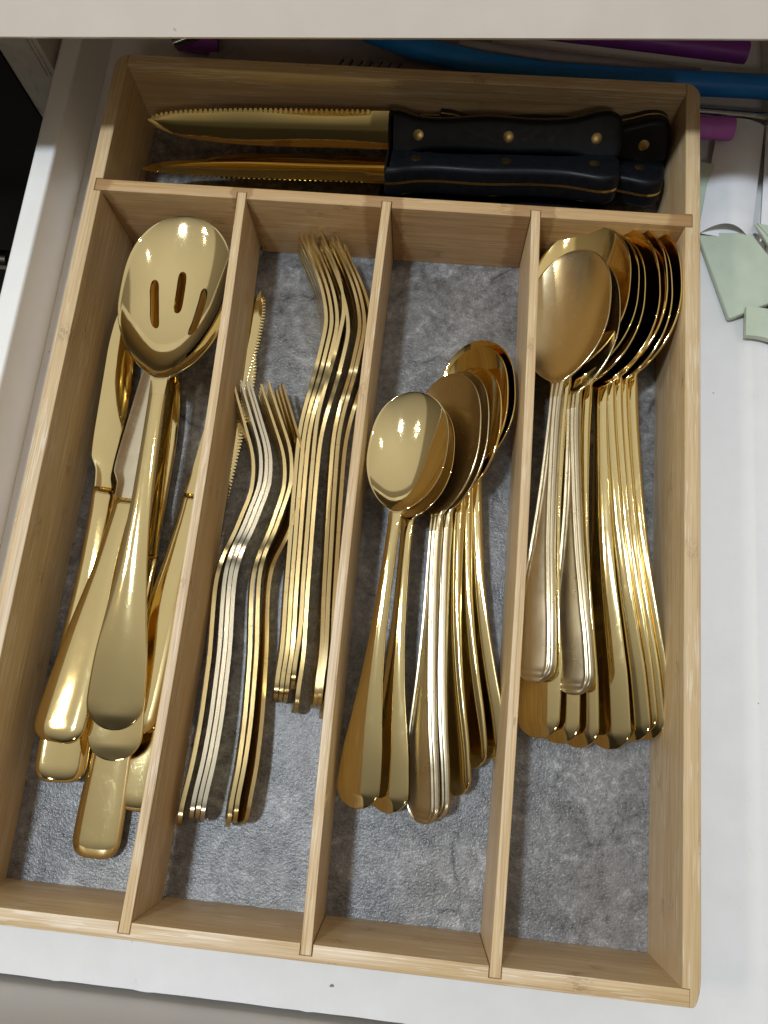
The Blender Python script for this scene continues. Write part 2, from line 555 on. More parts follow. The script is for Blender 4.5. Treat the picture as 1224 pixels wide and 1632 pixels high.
def spoon(name, L, lb, B, depth, tail_w, neck_w, mat_h, mat_b, ridged=False, arch=0.62, slots=False, th=0.17, broad=False):
    """spoon lying with its bowl up: handle from x = 0, bowl tip at x = L"""
    r = root(name)
    s0 = L - lb
    k = L / 20.0
    fr = ((0.05, 1), (0.12, 0.97), (0.18, 0.86), (0.31, 0.58), (0.45, 0.40)) if broad else ((0.05, 1), (0.12, 0.93), (0.2, 0.73), (0.31, 0.49), (0.43, 0.34))
    hw = curve([(0, tail_w)] + [(a * L, max(neck_w * 0.95, tail_w * b)) for a, b in fr] + [(s0 - 1.4, neck_w * 0.94), (s0, neck_w * 1.02), (L, neck_w)])
    zc = curve([(0, 0), (0.05 * L, 0.10 * k), (0.2 * L, 0.34 * k), (0.42 * L, arch * 0.95 * k), (0.56 * L, arch * k), (s0 - 0.3, arch * 0.93 * k), (s0 + 0.18 * lb, arch * 0.62 * k), (s0 + 0.5 * lb, arch * 0.28 * k), (L, 0)])

    def half(s):
        w = hw(s)
        if s < tail_w * 0.95:
            w *= math.sqrt(max(0.0, 1 - (1 - s / (tail_w * 0.95)) ** 2))
        if s > s0:
            u = (s - s0) / lb
            um = 0.5
            e = 1 - ((um - u) / um) ** 2.1 if u < um else 1 - ((u - um) / (1 - um)) ** 2.75
            wb = B * max(0.0, e) ** 0.63 if u < um else B * math.sqrt(max(0.0, e))
            wn_ = neck_w if u < um else 0.0
            w = (wb ** 3.2 + wn_ ** 3.2) ** (1 / 3.2) if u < 0.25 else wb
        return w

    def station(s):
        w = max(half(s), 0.012)
        z = zc(s)
        u = (s - s0) / lb
        dp = depth * max(0.0, math.sin(math.pi * min(1, max(0, u)) ** 0.86)) ** 0.8 if u > 0 else 0.0
        blend = min(1.0, max(0.0, (u + 0.12) / 0.2))          # handle section -> bowl section
        cr = (0.10 + 0.05 * min(1, w)) * (1 - blend) * min(1.0, s / 0.8 + 0.15)
        hth = (0.19 + 0.20 * max(0.0, 1 - abs(s - (s0 - 1.0)) / (0.36 * L))) * (1 - blend) + th * blend

        def bead(v):
            if not ridged or blend >= 1:
                return 0.0
            d = min(w * (1 - abs(v)), s * 0.9)
            b1 = math.exp(-((d - 0.11) / 0.07) ** 2) * 0.07
            b2 = math.exp(-((d - 0.31) / 0.05) ** 2) * 0.05
            g = -math.exp(-((d - 0.215) / 0.04) ** 2) * 0.035
            return (b1 + b2 + g) * (1 - blend) * min(1, w / 0.32)

        def top(v):
            return z + cr * (1 - v * v) - dp * (1 - abs(v) ** 2.3) + bead(v) - 0.02 * (abs(v) > 0.985)
        return (s, 0.0, w, top, lambda v: rim(v, hth))

    sj = s0 - 0.9                                               # the joint between handle and bowl
    bm = bmesh.new()
    loft(bm, [station(s) for s in spaced(0.0, tail_w, 14, (1, 0)) + spaced(tail_w, sj, 34)[1:]], True, False)
    mesh_obj('handle', bm, mat_h, r, True)
    bm = bmesh.new()
    loft(bm, [station(s) for s in spaced(sj, s0 + 0.35 * lb, 26) + spaced(s0 + 0.35 * lb, L, 30, (0, 1))[1:]], bool(slots), True)
    b = mesh_obj('bowl', bm, mat_b, r, True)
    if slots:
        cb = bmesh.new()
        for (sx, sy, ln, wd, ang, bend) in slots:
            pl = []
            for i in range(36):
                a = 2 * math.pi * (i + 0.5) / 36
                px = math.copysign(abs(math.cos(a)) ** 0.3, math.cos(a)) * ln / 2
                py = math.sin(a) * wd - bend * ((ln / 2 - px) / ln) ** 2
                pl.append((sx + px * math.cos(ang) - py * math.sin(ang), sy + px * math.sin(ang) + py * math.cos(ang)))
            prism(cb, pl, -3, 3)
        cut = mesh_obj('slot_cutter', cb, mat_b)
        md = b.modifiers.new('slots', 'BOOLEAN')
        md.object = cut
        md.operation = 'DIFFERENCE'
        md.solver = 'EXACT'
        dg = bpy.context.evaluated_depsgraph_get()
        me = bpy.data.meshes.new_from_object(b.evaluated_get(dg))
        b.modifiers.clear()
        b.data = me
        me.set_sharp_from_angle(angle=R(50))
        bpy.data.objects.remove(cut)
    return r


def fork(name, L, prof, head_w, tail_w, neck_w, s_root, s_tine, mat_e, mat_f):
    """fork: side profile given by prof(s); handle, head plate and four tines"""
    r = root(name)
    zr = curve(prof)
    ker = [(k * 0.22, math.exp(-(k / 3.0) ** 2)) for k in range(-6, 7)]
    kw = sum(b for a, b in ker)

    def zc(s):
        return sum(b * zr(s + a) for a, b in ker) / kw
    hw = curve([(0, tail_w), (0.07 * L, tail_w), (0.2 * L, tail_w * 0.78), (0.42 * L, neck_w * 1.15), (s_root - 1.6, neck_w), (s_root, neck_w * 1.3), (s_root + 1.6, head_w * 0.93), (s_tine, head_w), (L, head_w * 0.9)])

    def station(s, w=None, yc=0.0, t0=0.2):
        ww = hw(s) if w is None else w
        if s < tail_w and w is None:
            ww *= math.sqrt(max(0.0, 1 - (1 - s / tail_w) ** 2))
        ww = max(ww, 0.012)
        z = zc(s)
        cr = 0.07 if w is None else 0.0
        return (s, yc, ww, lambda v: z + cr * (1 - v * v), lambda v: t0)
    bm = bmesh.new()
    sj = s_root - 1.0
    loft(bm, [station(s) for s in spaced(0, tail_w, 10, (1, 0)) + spaced(tail_w, sj, 50)[1:]], True, False, True)
    mesh_obj('handle', bm, mat_e, r, True, 40)
    bm = bmesh.new()
    loft(bm, [station(s) for s in spaced(sj, s_tine, 26)], False, True, True)
    tw = head_w * 0.222
    for i in range(4):
        yc = (-1 + 2 * i / 3) * (head_w - tw)
        loft(bm, [station(s, tw * (1 - 0.55 * max(0, (s - s_tine) / (L - s_tine)) ** 2) * (1 if s < L - 0.15 else 0.5), yc * (1 - 0.06 * (s - s_tine) / (L - s_tine)), 0.195 * (1 - 0.4 * (s - s_tine) / (L - s_tine))) for s in spaced(s_tine + 0.004, L, 16)], True, True, True)
    mesh_obj('head', bm, mat_f, r, True, 40)
    return r


def table_knife(name, L, hl, mat_h, mat_b, serrated=False, tail_w=1.08, blade_w=1.05, mirror=1):
    """one-piece knife: thick rounded handle, short bolster and a thin blade"""
    r = root(name)
    hw = curve([(0, tail_w), (0.09 * hl, tail_w), (0.35 * hl, tail_w * 0.88), (0.75 * hl, 0.66), (hl - 0.6, 0.60), (hl, 0.62)])
    bm = bmesh.new()
    st = []
    for s in spaced(0, 0.9, 12, (1, 0)) + spaced(0.9, hl, 30)[1:]:
        w = hw(s)
        t0 = 0.62 - 0.12 * s / hl
        if s > hl - 1.6:
            t0 += (0.30 - t0) * ((s - hl + 1.6) / 1.6) ** 1.5
        if s < 0.9:
            q = math.sqrt(max(0.0, 1 - (1 - s / 0.9) ** 2.2))
            w *= 0.35 + 0.65 * q if s > 0 else 0.35
            t0 *= 0.3 + 0.7 * q
        st.append((s, 0, w, (lambda v, t0=t0: t0 / 2 * (1 - abs(v) ** 3.2) ** 0.55), (lambda v, t0=t0: t0 * (1 - abs(v) ** 3.2) ** 0.55 + 0.004)))
    loft(bm, st)
    mesh_obj('handle', bm, mat_h, r, True)
    bm = bmesh.new()
    st = []
    bl = L - hl
    spine = curve([(0, 0.55), (0.1, 0.50), (0.5, 0.52), (0.74, 0.38), (0.9, 0.06), (1, -0.34)])
    edge = curve([(0, -0.55), (0.08, -0.62), (0.16, -0.95), (0.3, -1.0), (0.7, -1.0), (0.86, -0.9), (0.96, -0.66), (1, -0.38)])
    N = 330 if serrated else 90
    for i in range(N):
        u = i / (N - 1)
        a, b = spine(u) * blade_w, edge(u) * blade_w
        tooth = (0.06 * (1 if i % 5 < 3 else -1)) if serrated and 0.3 < u < 0.975 else 0.0

        def yy(v, a=a, b=b, tooth=tooth):
            e = (1 - v) / 2                                      # 0 at the spine, 1 at the edge
            y = a + (b - a) * e - tooth * max(0.0, (e - 0.86) / 0.14)
            return y
        if mirror < 0:
            def yy(v, f=yy):
                return -f(-v)
        t0 = 0.30 - 0.16 * min(1, u * 4)
        sgn = 1 if mirror > 0 else -1
        tf_ = (lambda v, t0=t0: t0 * max(0.15, min(1.0, (1 + v * sgn) / 0.7)))
        cr_ = 0.05 * min(1.0, (1 - u) * 3)
        st.append((hl + 0.004 + u * bl, 0, yy, (lambda v, f=tf_, c=cr_: f(v) / 2 + c * (1 - v * v)), (lambda v, f=tf_, c=cr_: f(v) + c * (1 - v * v))))
    loft(bm, st)
    mesh_obj('blade', bm, mat_b, r, True, 35)
    return r


def steak_knife(name, flip=1):
    """steak knife: handle butt at x = 0, blade tip at x = 27; full tang between two riveted scales"""
    r = root(name)
    hl, L = 13.0, 27.1
    top = [(0.05, 0.55), (0.35, 1.05), (0.9, 1.28), (1.5, 1.18), (2.2, 0.98), (3.4, 0.84), (6, 0.86), (9, 0.78), (10.8, 0.84), (11.6, 1.0), (12.2, 1.24), (12.75, 1.20), (13.0, 1.0)]
    bot = [(13.0, -1.02), (12.7, -1.2), (12.1, -1.12), (11.4, -0.92), (10, -0.82), (7.5, -0.98), (5, -0.86), (3.2, -0.92), (2.2, -1.12), (1.3, -1.35), (0.6, -1.28), (0.15, -0.8)]

    def smooth(pl):
        out = []
        n = len(pl)
        for i in range(n):
            p0, p1, p2, p3 = [Vector(pl[(i + k) % n]) for k in (-1, 0, 1, 2)]
            for t in (0, 0.33, 0.66):
                out.append(tuple(0.5 * ((2 * p1) + (p2 - p0) * t + (2 * p0 - 5 * p1 + 4 * p2 - p3) * t * t + (3 * p1 - p0 - 3 * p2 + p3) * t ** 3)))
        return out
    outline = [(x, y) for x, y in bot[::-1]] + [(x, y) for x, y in top[::-1]]
    ol = smooth(outline)
    if flip < 0:
        ol = [(x, -y) for x, y in ol][::-1]
    area = sum(a[0] * b[1] - b[0] * a[1] for a, b in zip(ol, ol[1:] + ol[:1]))
    if area < 0:
        ol = ol[::-1]
    for z0, z1, bt, bb in ((0.075, 0.86, 0.30, 0.0), (-0.86, -0.075, 0.0, 0.30)):
        bm = bmesh.new()
        prism(bm, ol, z0, z1, bt, bb, 4)
        mesh_obj('handle_scale', bm, M['handle'], r, True, 32)
    bm = bmesh.new()
    prism(bm, offset_poly(ol, -0.012), -0.07, 0.07)
    mesh_obj('tang', bm, M['gold_edge'], r, True, 40)
    for x in (1.5, 6.3, 11.3):
        bm = bmesh.new()
        c = [(x + 0.3 * math.cos(a), 0.0 + 0.3 * math.sin(a)) for a in [2 * math.pi * i / 20 for i in range(20)]]
        prism(bm, c, -0.866, 0.866, 0.02, 0.02, 2)
        mesh_obj('rivet', bm, M['rivet'], r, True, 40)
    bm = bmesh.new()
    st = []
    spine = curve([(0, 0.85), (0.5, 0.80), (0.82, 0.52), (0.95, 0.05), (1, -0.42)])
    edge = curve([(0, -1.12), (0.06, -1.12), (0.5, -1.10), (0.8, -0.98), (0.93, -0.80), (1, -0.55)])
    N = 240
    for i in range(N + 1):
        u = i / N
        a, b = spine(u), edge(u)
        tooth = (0.055 * (1 if i % 5 < 3 else -1)) if 0.08 < u < 0.985 else 0.0
        k = 0.0 if u < 0.07 else min(1, (u - 0.07) / 0.012)

        def yy(v, a=a, b=b, tooth=tooth):
            e = (1 - v * flip) / 2
            return flip * (a + (b - a) * e - tooth * max(0.0, (e - 0.92) / 0.08))

        def tt(v, k=k):
            e = 1 - v * flip                                     # 0 at the spine, 2 at the edge
            q = 1.0 if e < 1.25 else 1 - (e - 1.25) / 0.75 * 0.86
            return 0.14 * (1 - k + k * q)
        wave = 0.03 * math.sin(u * 7.0)
        st.append((hl + u * (L - hl), 0, yy, (lambda v, f=tt, q=wave, e=min(1.0, (1 - u) * 4): f(v) / 2 + (0.10 + q) * (1 - v * v) * e), (lambda v, f=tt, q=wave, e=min(1.0, (1 - u) * 4): f(v) + (0.10 + q) * (1 - v * v) * e)))
    loft(bm, st)
    mesh_obj('blade', bm, M['gold_deep'], r, True, 25)
    return r


# ------------------------------------------------------------------ drawer, cabinet, countertop
W, H, Y1, Y2, Y3 = 31.0, 4.935, 35.34, 36.03, 43.5
TS, TF, TB = 0.76, 0.68, 0.74

dr = root('drawer', 'open white kitchen drawer with cream sides holding the bamboo tray', 'drawer')
bm = bmesh.new()
ys = [-4.32 + 0.012 * math.sin(x * 1.7) * math.sin(x * 0.6) - (0.035 if random.random() < 0.1 else 0.0) for x in np.linspace(-4.2, 37.4, 120)]
pl = [(float(x), y) for x, y in zip(np.linspace(-4.2, 37.4, 120), ys)] + [(37.4, 58), (-4.2, 58)]
prism(bm, pl, -1.3, -0.5)
mesh_obj('bottom_panel', bm, M['melamine'], dr)
for x0, x1, nm in ((-5.5, -4.22, 'l'), (37.42, 38.7, 'r')):
    bm = bmesh.new()
    prism(bm, rect(x0, -4.7, x1, 58), -2.6, 2.95, 0.22, 0.0, 5)
    mesh_obj('side_panel', bm, M['board'], dr, True, 30)
bm = bmesh.new()
prism(bm, rect(-9.5, -6.7, 42.0, -4.62), -6, 4.6, 0.15, 0, 3)
mesh_obj('front_panel', bm, M['front'], dr, True, 30)
bm = bmesh.new()
box(bm, -4.2, 58.02, -1.3, 37.4, 59.3, 2.9)
mesh_obj('back_panel', bm, M['board'], dr)

ct = root('countertop', 'cream countertop edge overhanging the back of the open drawer', 'countertop')
bm = bmesh.new()
fx = Vector((35.28, 2.0)).normalized()        # direction of the front edge, almost square to the tray
prof = [(0.25, 11.5), (0.08, 11.58), (0.0, 11.75)] + [(0.0 + 2.6 * t, 11.75 + 3.6 * t) for t in (0.5, 1.0)] + [(3.1, 15.7), (4.0, 15.85), (60, 15.85), (60, 11.5)]  # front face slanted upward, shaped so the main lamp brightens it
ends = []
for q in (-70, 0, 20, 40, 110):
    ends.append([bm.verts.new((fx.x * q - fx.y * d - 2.82, 38.3 + fx.y * q + fx.x * d, z)) for d, z in prof])
for e0, e1 in zip(ends, ends[1:]):
    for i in range(len(prof)):
        bm.faces.new((e0[i], e0[(i + 1) % len(prof)], e1[(i + 1) % len(prof)], e1[i]))
bm.faces.new(ends[0])
bm.faces.new(ends[-1][::-1])
mesh_obj('slab', bm, M['counter'], ct, True, 30)

cf = root('cabinet_frame', 'scuffed cream cabinet upright beside the drawer under the countertop', 'cabinet')
bm = bmesh.new()
box(bm, -8.29, 45.0, -62, -5.66, 47.5, 9.55)
mesh_obj('upright', bm, M['stile'], cf)
for x in (-6.02, -6.28):
    bm = bmesh.new()
    box(bm, x - 0.05, 44.9, 2.2, x + 0.05, 44.997, 9.5)
    mesh_obj('bead_strip', bm, M['stile'], cf)
bm = bmesh.new()
box(bm, -8.29, 47.5, -62, 42, 120, -62 + 2)
mesh_obj('cabinet_floor', bm, M['stile'], cf)

ov = root('oven', 'black glass oven front at the far left with a bright bar handle', 'appliance')
bm = bmesh.new()
box(bm, -70, 44.85, -60, -8.34, 47, 9.5, 0.08)
mesh_obj('door', bm, M['black'], ov)
bm = bmesh.new()
tube(bm, [(-60, 41.3, -13.2), (-15.75, 41.3, -13.2)], 0.75, 16)
mesh_obj('handle', bm, M['chrome'], ov, True, 40)

fl = bmesh.new()
box(fl, -300, -300, -72, 300, 120, -71)
o = mesh_obj('floor', fl, plain('grey_floor_tile', (0.16, 0.145, 0.13), 0.4))
o['kind'] = 'structure'

# ------------------------------------------------------------------ bamboo tray
DV = [(7.80, 7.70), (15.58, 15.49), (23.44, 23.32)]      # divider centre at the front, at the cross divider
T = 0.235
G = 0.035
tr = root('cutlery_tray', 'bamboo cutlery tray with five compartments and a grey stone patterned base', 'cutlery tray')
bm = bmesh.new()
box(bm, 0.004, 0.004, -0.42, W - 0.004, Y3 - 0.004, 0.0)
mesh_obj('base_panel', bm, M['stone'], tr)


def arc(cx, cy, rx, ry, a0, a1, n=9):
    return [(cx + rx * math.cos(R(a0 + (a1 - a0) * i / (n - 1))), cy + ry * math.sin(R(a0 + (a1 - a0) * i / (n - 1)))) for i in range(n)]


RAB, ND = 0.30, 0.38
right = [(W, 0), (W + RAB, 0), (W + RAB, -TF)] + arc(W + TS - 0.36, -TF + 1.3, 0.36, 1.3, -90, 0) \
    + arc(W + TS - 0.85, Y3 + TB - 0.8, 0.85, 0.8, 0, 80) + [(W + 0.05, Y3 + TB), (W + 0.05, Y3), (W, Y3),
       (W, Y2 + G), (W + ND, Y2 + G), (W + ND, Y1 - G), (W, Y1 - G)]
left = [(-x + W if False else W - x, y) for x, y in right][::-1]
for pl in (right, left):
    bm = bmesh.new()
    prism(bm, pl, -0.47, H, 0.06, 0.0, 3)
    mesh_obj('side_panel', bm, M['bam_y'], tr, True, 25)
bm = bmesh.new()
prism(bm, rect(-0.045, Y3, W + 0.045, Y3 + TB - 0.006), -0.47, H - 0.01, 0.06, 0.0, 3)
mesh_obj('back_panel', bm, M['bam_x'], tr, True, 25)
fp = [(-RAB + 0.012, -TF), (W + RAB - 0.004, -TF), (W + RAB - 0.004, -0.015), (W, -0.015), (W - 0.003, 0)]
for cf_, cb_ in DV[::-1]:
    fp += [(cf_ + T + G, 0), (cf_ + T + G, -0.46), (cf_ - T - G, -0.46), (cf_ - T - G, 0)]
fp += [(0.003, 0), (0, -0.015), (-RAB + 0.012, -0.015)]
bm = bmesh.new()
prism(bm, fp, -0.47, H - 0.012, 0.03, 0.0, 2)
mesh_obj('front_panel', bm, M['bam_x'], tr, True, 25)
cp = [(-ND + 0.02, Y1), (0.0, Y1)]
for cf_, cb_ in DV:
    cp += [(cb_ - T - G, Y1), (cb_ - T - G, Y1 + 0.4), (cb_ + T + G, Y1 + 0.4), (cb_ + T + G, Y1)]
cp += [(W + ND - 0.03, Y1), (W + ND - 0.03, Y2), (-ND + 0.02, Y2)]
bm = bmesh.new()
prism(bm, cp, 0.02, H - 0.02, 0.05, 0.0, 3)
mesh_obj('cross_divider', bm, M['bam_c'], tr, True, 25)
for i, (cf_, cb_) in enumerate(DV):
    bm = bmesh.new()
    bow = (0.24, -0.19, 0.2)[i]                                # thin boards, slightly bowed
    ax = [(cf_ + (cb_ - cf_) * q + bow * 4 * q * (1 - q), -0.44 + q * (Y1 + 0.82)) for q in np.linspace(0, 1, 13)]
    prism(bm, [(x_ + T, y_) for x_, y_ in ax] + [(x_ - T, y_) for x_, y_ in ax[::-1]], 0.7 if i == 0 else 0.03, H + 0.005, 0.05, 0.0, 3)
    mesh_obj('divider', bm, M['bam_d'], tr, True, 25)

# ------------------------------------------------------------------ steak knives in the back compartment
sk = steak_knife('steak_knife', 1)
sk2 = steak_knife('steak_knife', -1)
KG = 'black handled steak knives in the back compartment'


def put(o, tail, head, roll, label, cat, group, loose=0.0):
    if loose:                                                 # nothing in a stack lies quite like its neighbour
        tail = (tail[0] + random.uniform(-0.05, 0.05) * loose, tail[1] + random.uniform(-0.22, 0.22) * loose, tail[2])
        head = (head[0] + random.uniform(-0.09, 0.09) * loose, head[1], head[2] + random.uniform(-0.06, 0.06) * loose)
        roll += random.uniform(-2.2, 2.2) * loose
    place(o, tail, head, roll)
    tag(o, label, cat, group)


put(sk, (28.0, 41.75, 3.45), (1.5, 41.25, 2.7), -45, 'gold steak knife on top at the back with its teeth towards the tray back', 'knife', KG)
c = copy_thing(sk)
put(c, (30.8, 42.45, 2.75), (4.0, 42.1, 1.7), -64, 'black handled steak knife mostly hidden under the rearmost gold blade, pushed right', 'knife', KG)
put(sk2, (28.0, 39.45, 3.0), (1.4, 39.1, 2.3), 22, 'gold steak knife in front of the rearmost one, teeth towards the viewer', 'knife', KG)
c = copy_thing(sk2)
put(c, (30.8, 40.55, 1.55), (4.0, 40.75, 1.0), 18, 'steak knife pushed right beneath the front pair, only its blade tip and butt showing', 'knife', KG)
c = copy_thing(sk2)
put(c, (27.6, 38.2, 1.0), (1.0, 37.9, 0.75), 10, 'lowest steak knife lying against the cross divider, mostly in shade', 'knife', KG)

# ------------------------------------------------------------------ serving pieces and knives, first compartment
sl = spoon('slotted_spoon', 27.0, 9.5, 2.92, 1.05, 1.38, 0.42, M['gold'], M['gold_bowl'], arch=0.55, th=0.18,
           slots=[(22.9, 0.05, 2.4, 0.24, -0.02, 0.0), (22.05, 1.42, 2.8, 0.23, 0.0, 0.42), (21.8, -1.28, 2.8, 0.23, 0.0, -0.42)])
put(sl, (5.03, 7.55, 2.9), (4.72, 34.3, 4.25), 2, 'large polished gold slotted serving spoon on top of the leftmost pile', 'spoon', None)
sv = spoon('serving_spoon', 27.6, 7.4, 1.95, 0.9, 1.3, 0.42, M['gold'], M['gold_deep'], arch=0.55, th=0.18)
put(sv, (4.98, 6.1, 2.05), (3.3, 33.5, 0.75), 10, 'plain gold serving spoon hidden beneath the slotted spoon, only handle and neck showing', 'spoon', None)
kc = table_knife('butter_knife', 22.2, 12.4, M['gold'], M['pale'], tail_w=1.30, blade_w=1.2, mirror=-1)
put(kc, (2.35, 6.75, 2.75), (3.95, 28.4, 1.25), -4, 'gold butter knife with a scuffed silver blade left of the slotted spoon', 'knife', None)
kd = table_knife('table_knife', 26.0, 15.0, M['gold'], M['gold'], tail_w=1.2, blade_w=1.0, mirror=-1)
put(kd, (2.3, 4.8, 1.35), (1.25, 30.8, 0.9), 24, 'gold table knife leaning against the left wall of the tray', 'knife', 'gold table knives in the first compartment')
c = copy_thing(kd)
put(c, (4.38, 1.45, 0.62), (4.5, 27.4, 0.7), 0, 'gold table knife at the bottom of the pile, its handle reaching nearest the tray front', 'knife', 'gold table knives in the first compartment')
kg = table_knife('table_knife', 25.4, 12.4, M['gold'], M['gold'], True, tail_w=1.15, blade_w=1.08)
put(kg, (5.45, 7.5, 1.75), (7.65, 31.0, 0.2), 9, 'toothed gold table knife nearest the first divider, its blade passing underneath', 'knife', 'gold table knives in the first compartment')
c = copy_thing(kg)
put(c, (5.7, 3.75, 0.45), (7.9, 30.2, 0.2), 3, 'toothed gold table knife under its twin, handle end lower beside the first divider', 'knife', 'gold table knives in the first compartment')

# ------------------------------------------------------------------ forks on edge, second compartment
BF = [(0, 0), (1.2, 0.08), (2.3, 0.02), (5.7, 0.20), (8.3, 0.32), (11.5, 0.47), (14.0, 0.55), (15.6, 0.42), (17.2, 0.16), (18.7, 0.0), (20.2, -0.12), (21.4, 0.10), (22.6, 0.50), (24.0, 1.20), (25.5, 2.05)]
bf = fork('dinner_fork', 25.5, BF, 1.22, 1.0, 0.36, 16.2, 20.4, M['gold_edge'], M['gold_edge'])
tails = [(12.2, 9.61), (12.44, 9.63), (12.67, 9.65), (12.94, 10.25), (13.24, 9.2), (14.12, 9.55), (14.36, 9.58), (14.66, 9.0)]
heads = [(12.25, 35.1), (12.53, 35.1), (12.82, 35.1), (13.16, 35.85), (13.46, 35.0), (14.0, 35.05), (14.33, 35.05), (14.80, 34.3)]
names = ['leftmost of the tall gold dinner forks stacked on edge', 'second tall gold dinner fork from the left, stacked on edge',
         'third tall gold dinner fork from the left, stacked on edge', 'gold dinner fork whose tines reach highest up the cross divider',
         'gold dinner fork whose tail hangs lowest, right of the gap', 'first gold dinner fork right of the gap in the tall stack',
         'second gold dinner fork right of the gap in the tall stack', 'gold dinner fork nearest the second divider, tines lower than the rest']
for i, (a, b) in enumerate(zip(tails, heads)):
    o = bf if i == 0 else copy_thing(bf)
    put(o, (a[0], a[1], 1.06), (b[0], b[1], 1.25), -78 + (i % 3) * 1.5, names[i], 'fork', 'gold dinner forks stacked on edge', 0.4)
SF = [(0, 0), (0.6, 0.02), (3, -0.22), (5.3, -0.32), (7.9, -0.31), (10.1, -0.18), (11.9, -0.10), (13.2, -0.28), (14.2, -0.66), (15.4, -0.95), (17.0, -1.30), (18.2, -1.22), (20.3, -0.50), (22.6, 0.42)]
sf = fork('salad_fork', 22.5, SF, 1.12, 0.98, 0.34, 12.4, 16.9, M['gold_edge'], M['gold_edge'])
sfp = fork('salad_fork', 22.5, SF, 1.12, 0.98, 0.34, 12.4, 16.9, M['pale'], M['pale'])
tails = [(8.33, 3.35), (8.86, 3.67), (9.13, 3.69), (9.40, 3.72), (10.70, 3.6), (10.98, 3.75), (11.30, 3.78)]
heads = [(8.15, 25.9), (8.45, 25.8), (8.72, 25.7), (8.98, 25.6), (9.62, 25.3), (9.96, 25.2), (10.55, 24.8)]
names = ['gold salad fork pressed against the first divider', 'leftmost of the three pale silvery salad forks', 'middle one of the three pale silvery salad forks',
         'rightmost of the three pale silvery salad forks', 'first gold salad fork right of the pale silvery ones', 'second gold salad fork right of the pale silvery ones',
         'rightmost gold salad fork, the flat of its handle end showing']
first_pale = True
for i, (a, b) in enumerate(zip(tails, heads)):
    if i == 0:
        o = sf
    elif 1 <= i <= 3:
        o = sfp if i == 1 else copy_thing(sfp)
    else:
        o = copy_thing(sf)
    put(o, (a[0], a[1], 1.05 if i < 6 else 0.95), (b[0], b[1], 1.18), -76 if i < 6 else -62, names[i], 'fork', 'salad forks stacked on edge', 0.3)

# ------------------------------------------------------------------ teaspoons and dessert spoons, third compartment
t1 = spoon('teaspoon', 20.6, 6.4, 2.08, 0.72, 1.06, 0.31, M['gold'], M['gold_bowl'], arch=0.55)
TG = 'gold teaspoons in the third compartment'
put(t1, (16.85, 5.15, 2.0), (17.9, 25.5, 3.5), -14, 'polished gold teaspoon on top, its bowl against the second divider', 'spoon', TG)
c = copy_thing(t1)
put(c, (18.3, 5.04, 1.5), (18.2, 26.1, 2.45), -22, 'polished gold teaspoon directly under the top one, handle to its right', 'spoon', TG)
cs = spoon('ridged_spoon', 22.3, 7.5, 2.4, 0.85, 1.06, 0.35, M['champ'], M['champ_bowl'], ridged=True, broad=True, arch=0.34)
CG = 'satin champagne spoons with ridged borders'
c = copy_thing(cs)
put(c, (20.0, 4.75, 1.7), (19.5, 26.9, 2.95), -44, 'satin champagne spoon with ridged handle, left one of the pair in the third compartment', 'spoon', CG)
c = copy_thing(cs)
put(c, (20.5, 5.0, 1.5), (19.95, 27.0, 2.7), -46, 'satin champagne spoon nested right of its twin in the third compartment', 'spoon', CG)
ds = spoon('dessert_spoon', 21.6, 7.0, 2.38, 0.85, 1.08, 0.34, M['gold'], M['gold_deep'], arch=0.55)
DG = 'gold dessert spoons on the right of the third compartment'
put(ds, (21.4, 6.1, 1.25), (20.6, 27.3, 2.5), -47, 'gold dessert spoon nested right behind the champagne pair, thin bright rim showing', 'spoon', DG)
c = copy_thing(ds)
put(c, (22.1, 7.4, 1.0), (20.75, 28.2, 2.3), -44, 'gold dessert spoon whose handle is second from the third divider', 'spoon', DG)
c = copy_thing(ds)
put(c, (22.95, 7.9, 0.85), (20.75, 29.3, 2.25), -36, 'gold dessert spoon with dark amber bowl furthest up, beside the third divider', 'spoon', DG)

# ------------------------------------------------------------------ soup spoons, fourth compartment
put(cs, (24.5, 11.6, 4.0), (25.4, 33.8, 4.3), -38, 'satin champagne spoon on top of the fourth pile, bowl face up', 'spoon', CG)
c = copy_thing(cs)
put(c, (26.42, 11.25, 3.6), (25.75, 33.6, 3.95), -40, 'satin champagne spoon with ridged handle end lying free on gold handles', 'spoon', CG)
ss = spoon('soup_spoon', 26.6, 8.6, 2.85, 0.95, 1.1, 0.36, M['gold'], M['gold_soup'], arch=0.6, broad=True, th=0.23)
SG = 'gold soup spoons nested in the fourth compartment'
SP = [((24.93, 9.05, 2.6), (26.0, 35.0, 3.75), -34, 'gold soup spoon whose handle end is leftmost, beside the third divider'),
      ((26.01, 8.96, 2.3), (26.4, 35.2, 3.55), -36, 'gold soup spoon whose handle end is second from the third divider'),
      ((26.99, 9.02, 2.0), (26.8, 35.2, 3.35), -40, 'gold soup spoon whose handle end shows under the champagne handle'),
      ((28.55, 9.0, 1.55), (27.25, 35.25, 3.2), -34, 'gold soup spoon with the broad handle end facing up, lowest in the pile'),
      ((29.6, 9.55, 1.55), (27.4, 35.3, 3.3), -42, 'gold soup spoon leaning on edge, leftmost of the four at the right wall'),
      ((29.98, 9.65, 1.4), (27.8, 35.4, 3.1), -43, 'gold soup spoon leaning on edge, second of the four at the right wall'),
      ((30.34, 9.7, 1.3), (28.2, 35.5, 2.9), -44, 'gold soup spoon leaning on edge, third of the four at the right wall'),
      ((30.68, 9.8, 1.2), (28.75, 35.4, 2.75), -46, 'gold soup spoon on edge against the right wall of the tray')]
for i, (a, b, rl, lb) in enumerate(SP):
    o = ss if i == 0 else copy_thing(ss)
    put(o, a, b, rl, lb, 'spoon', SG, 0.8)

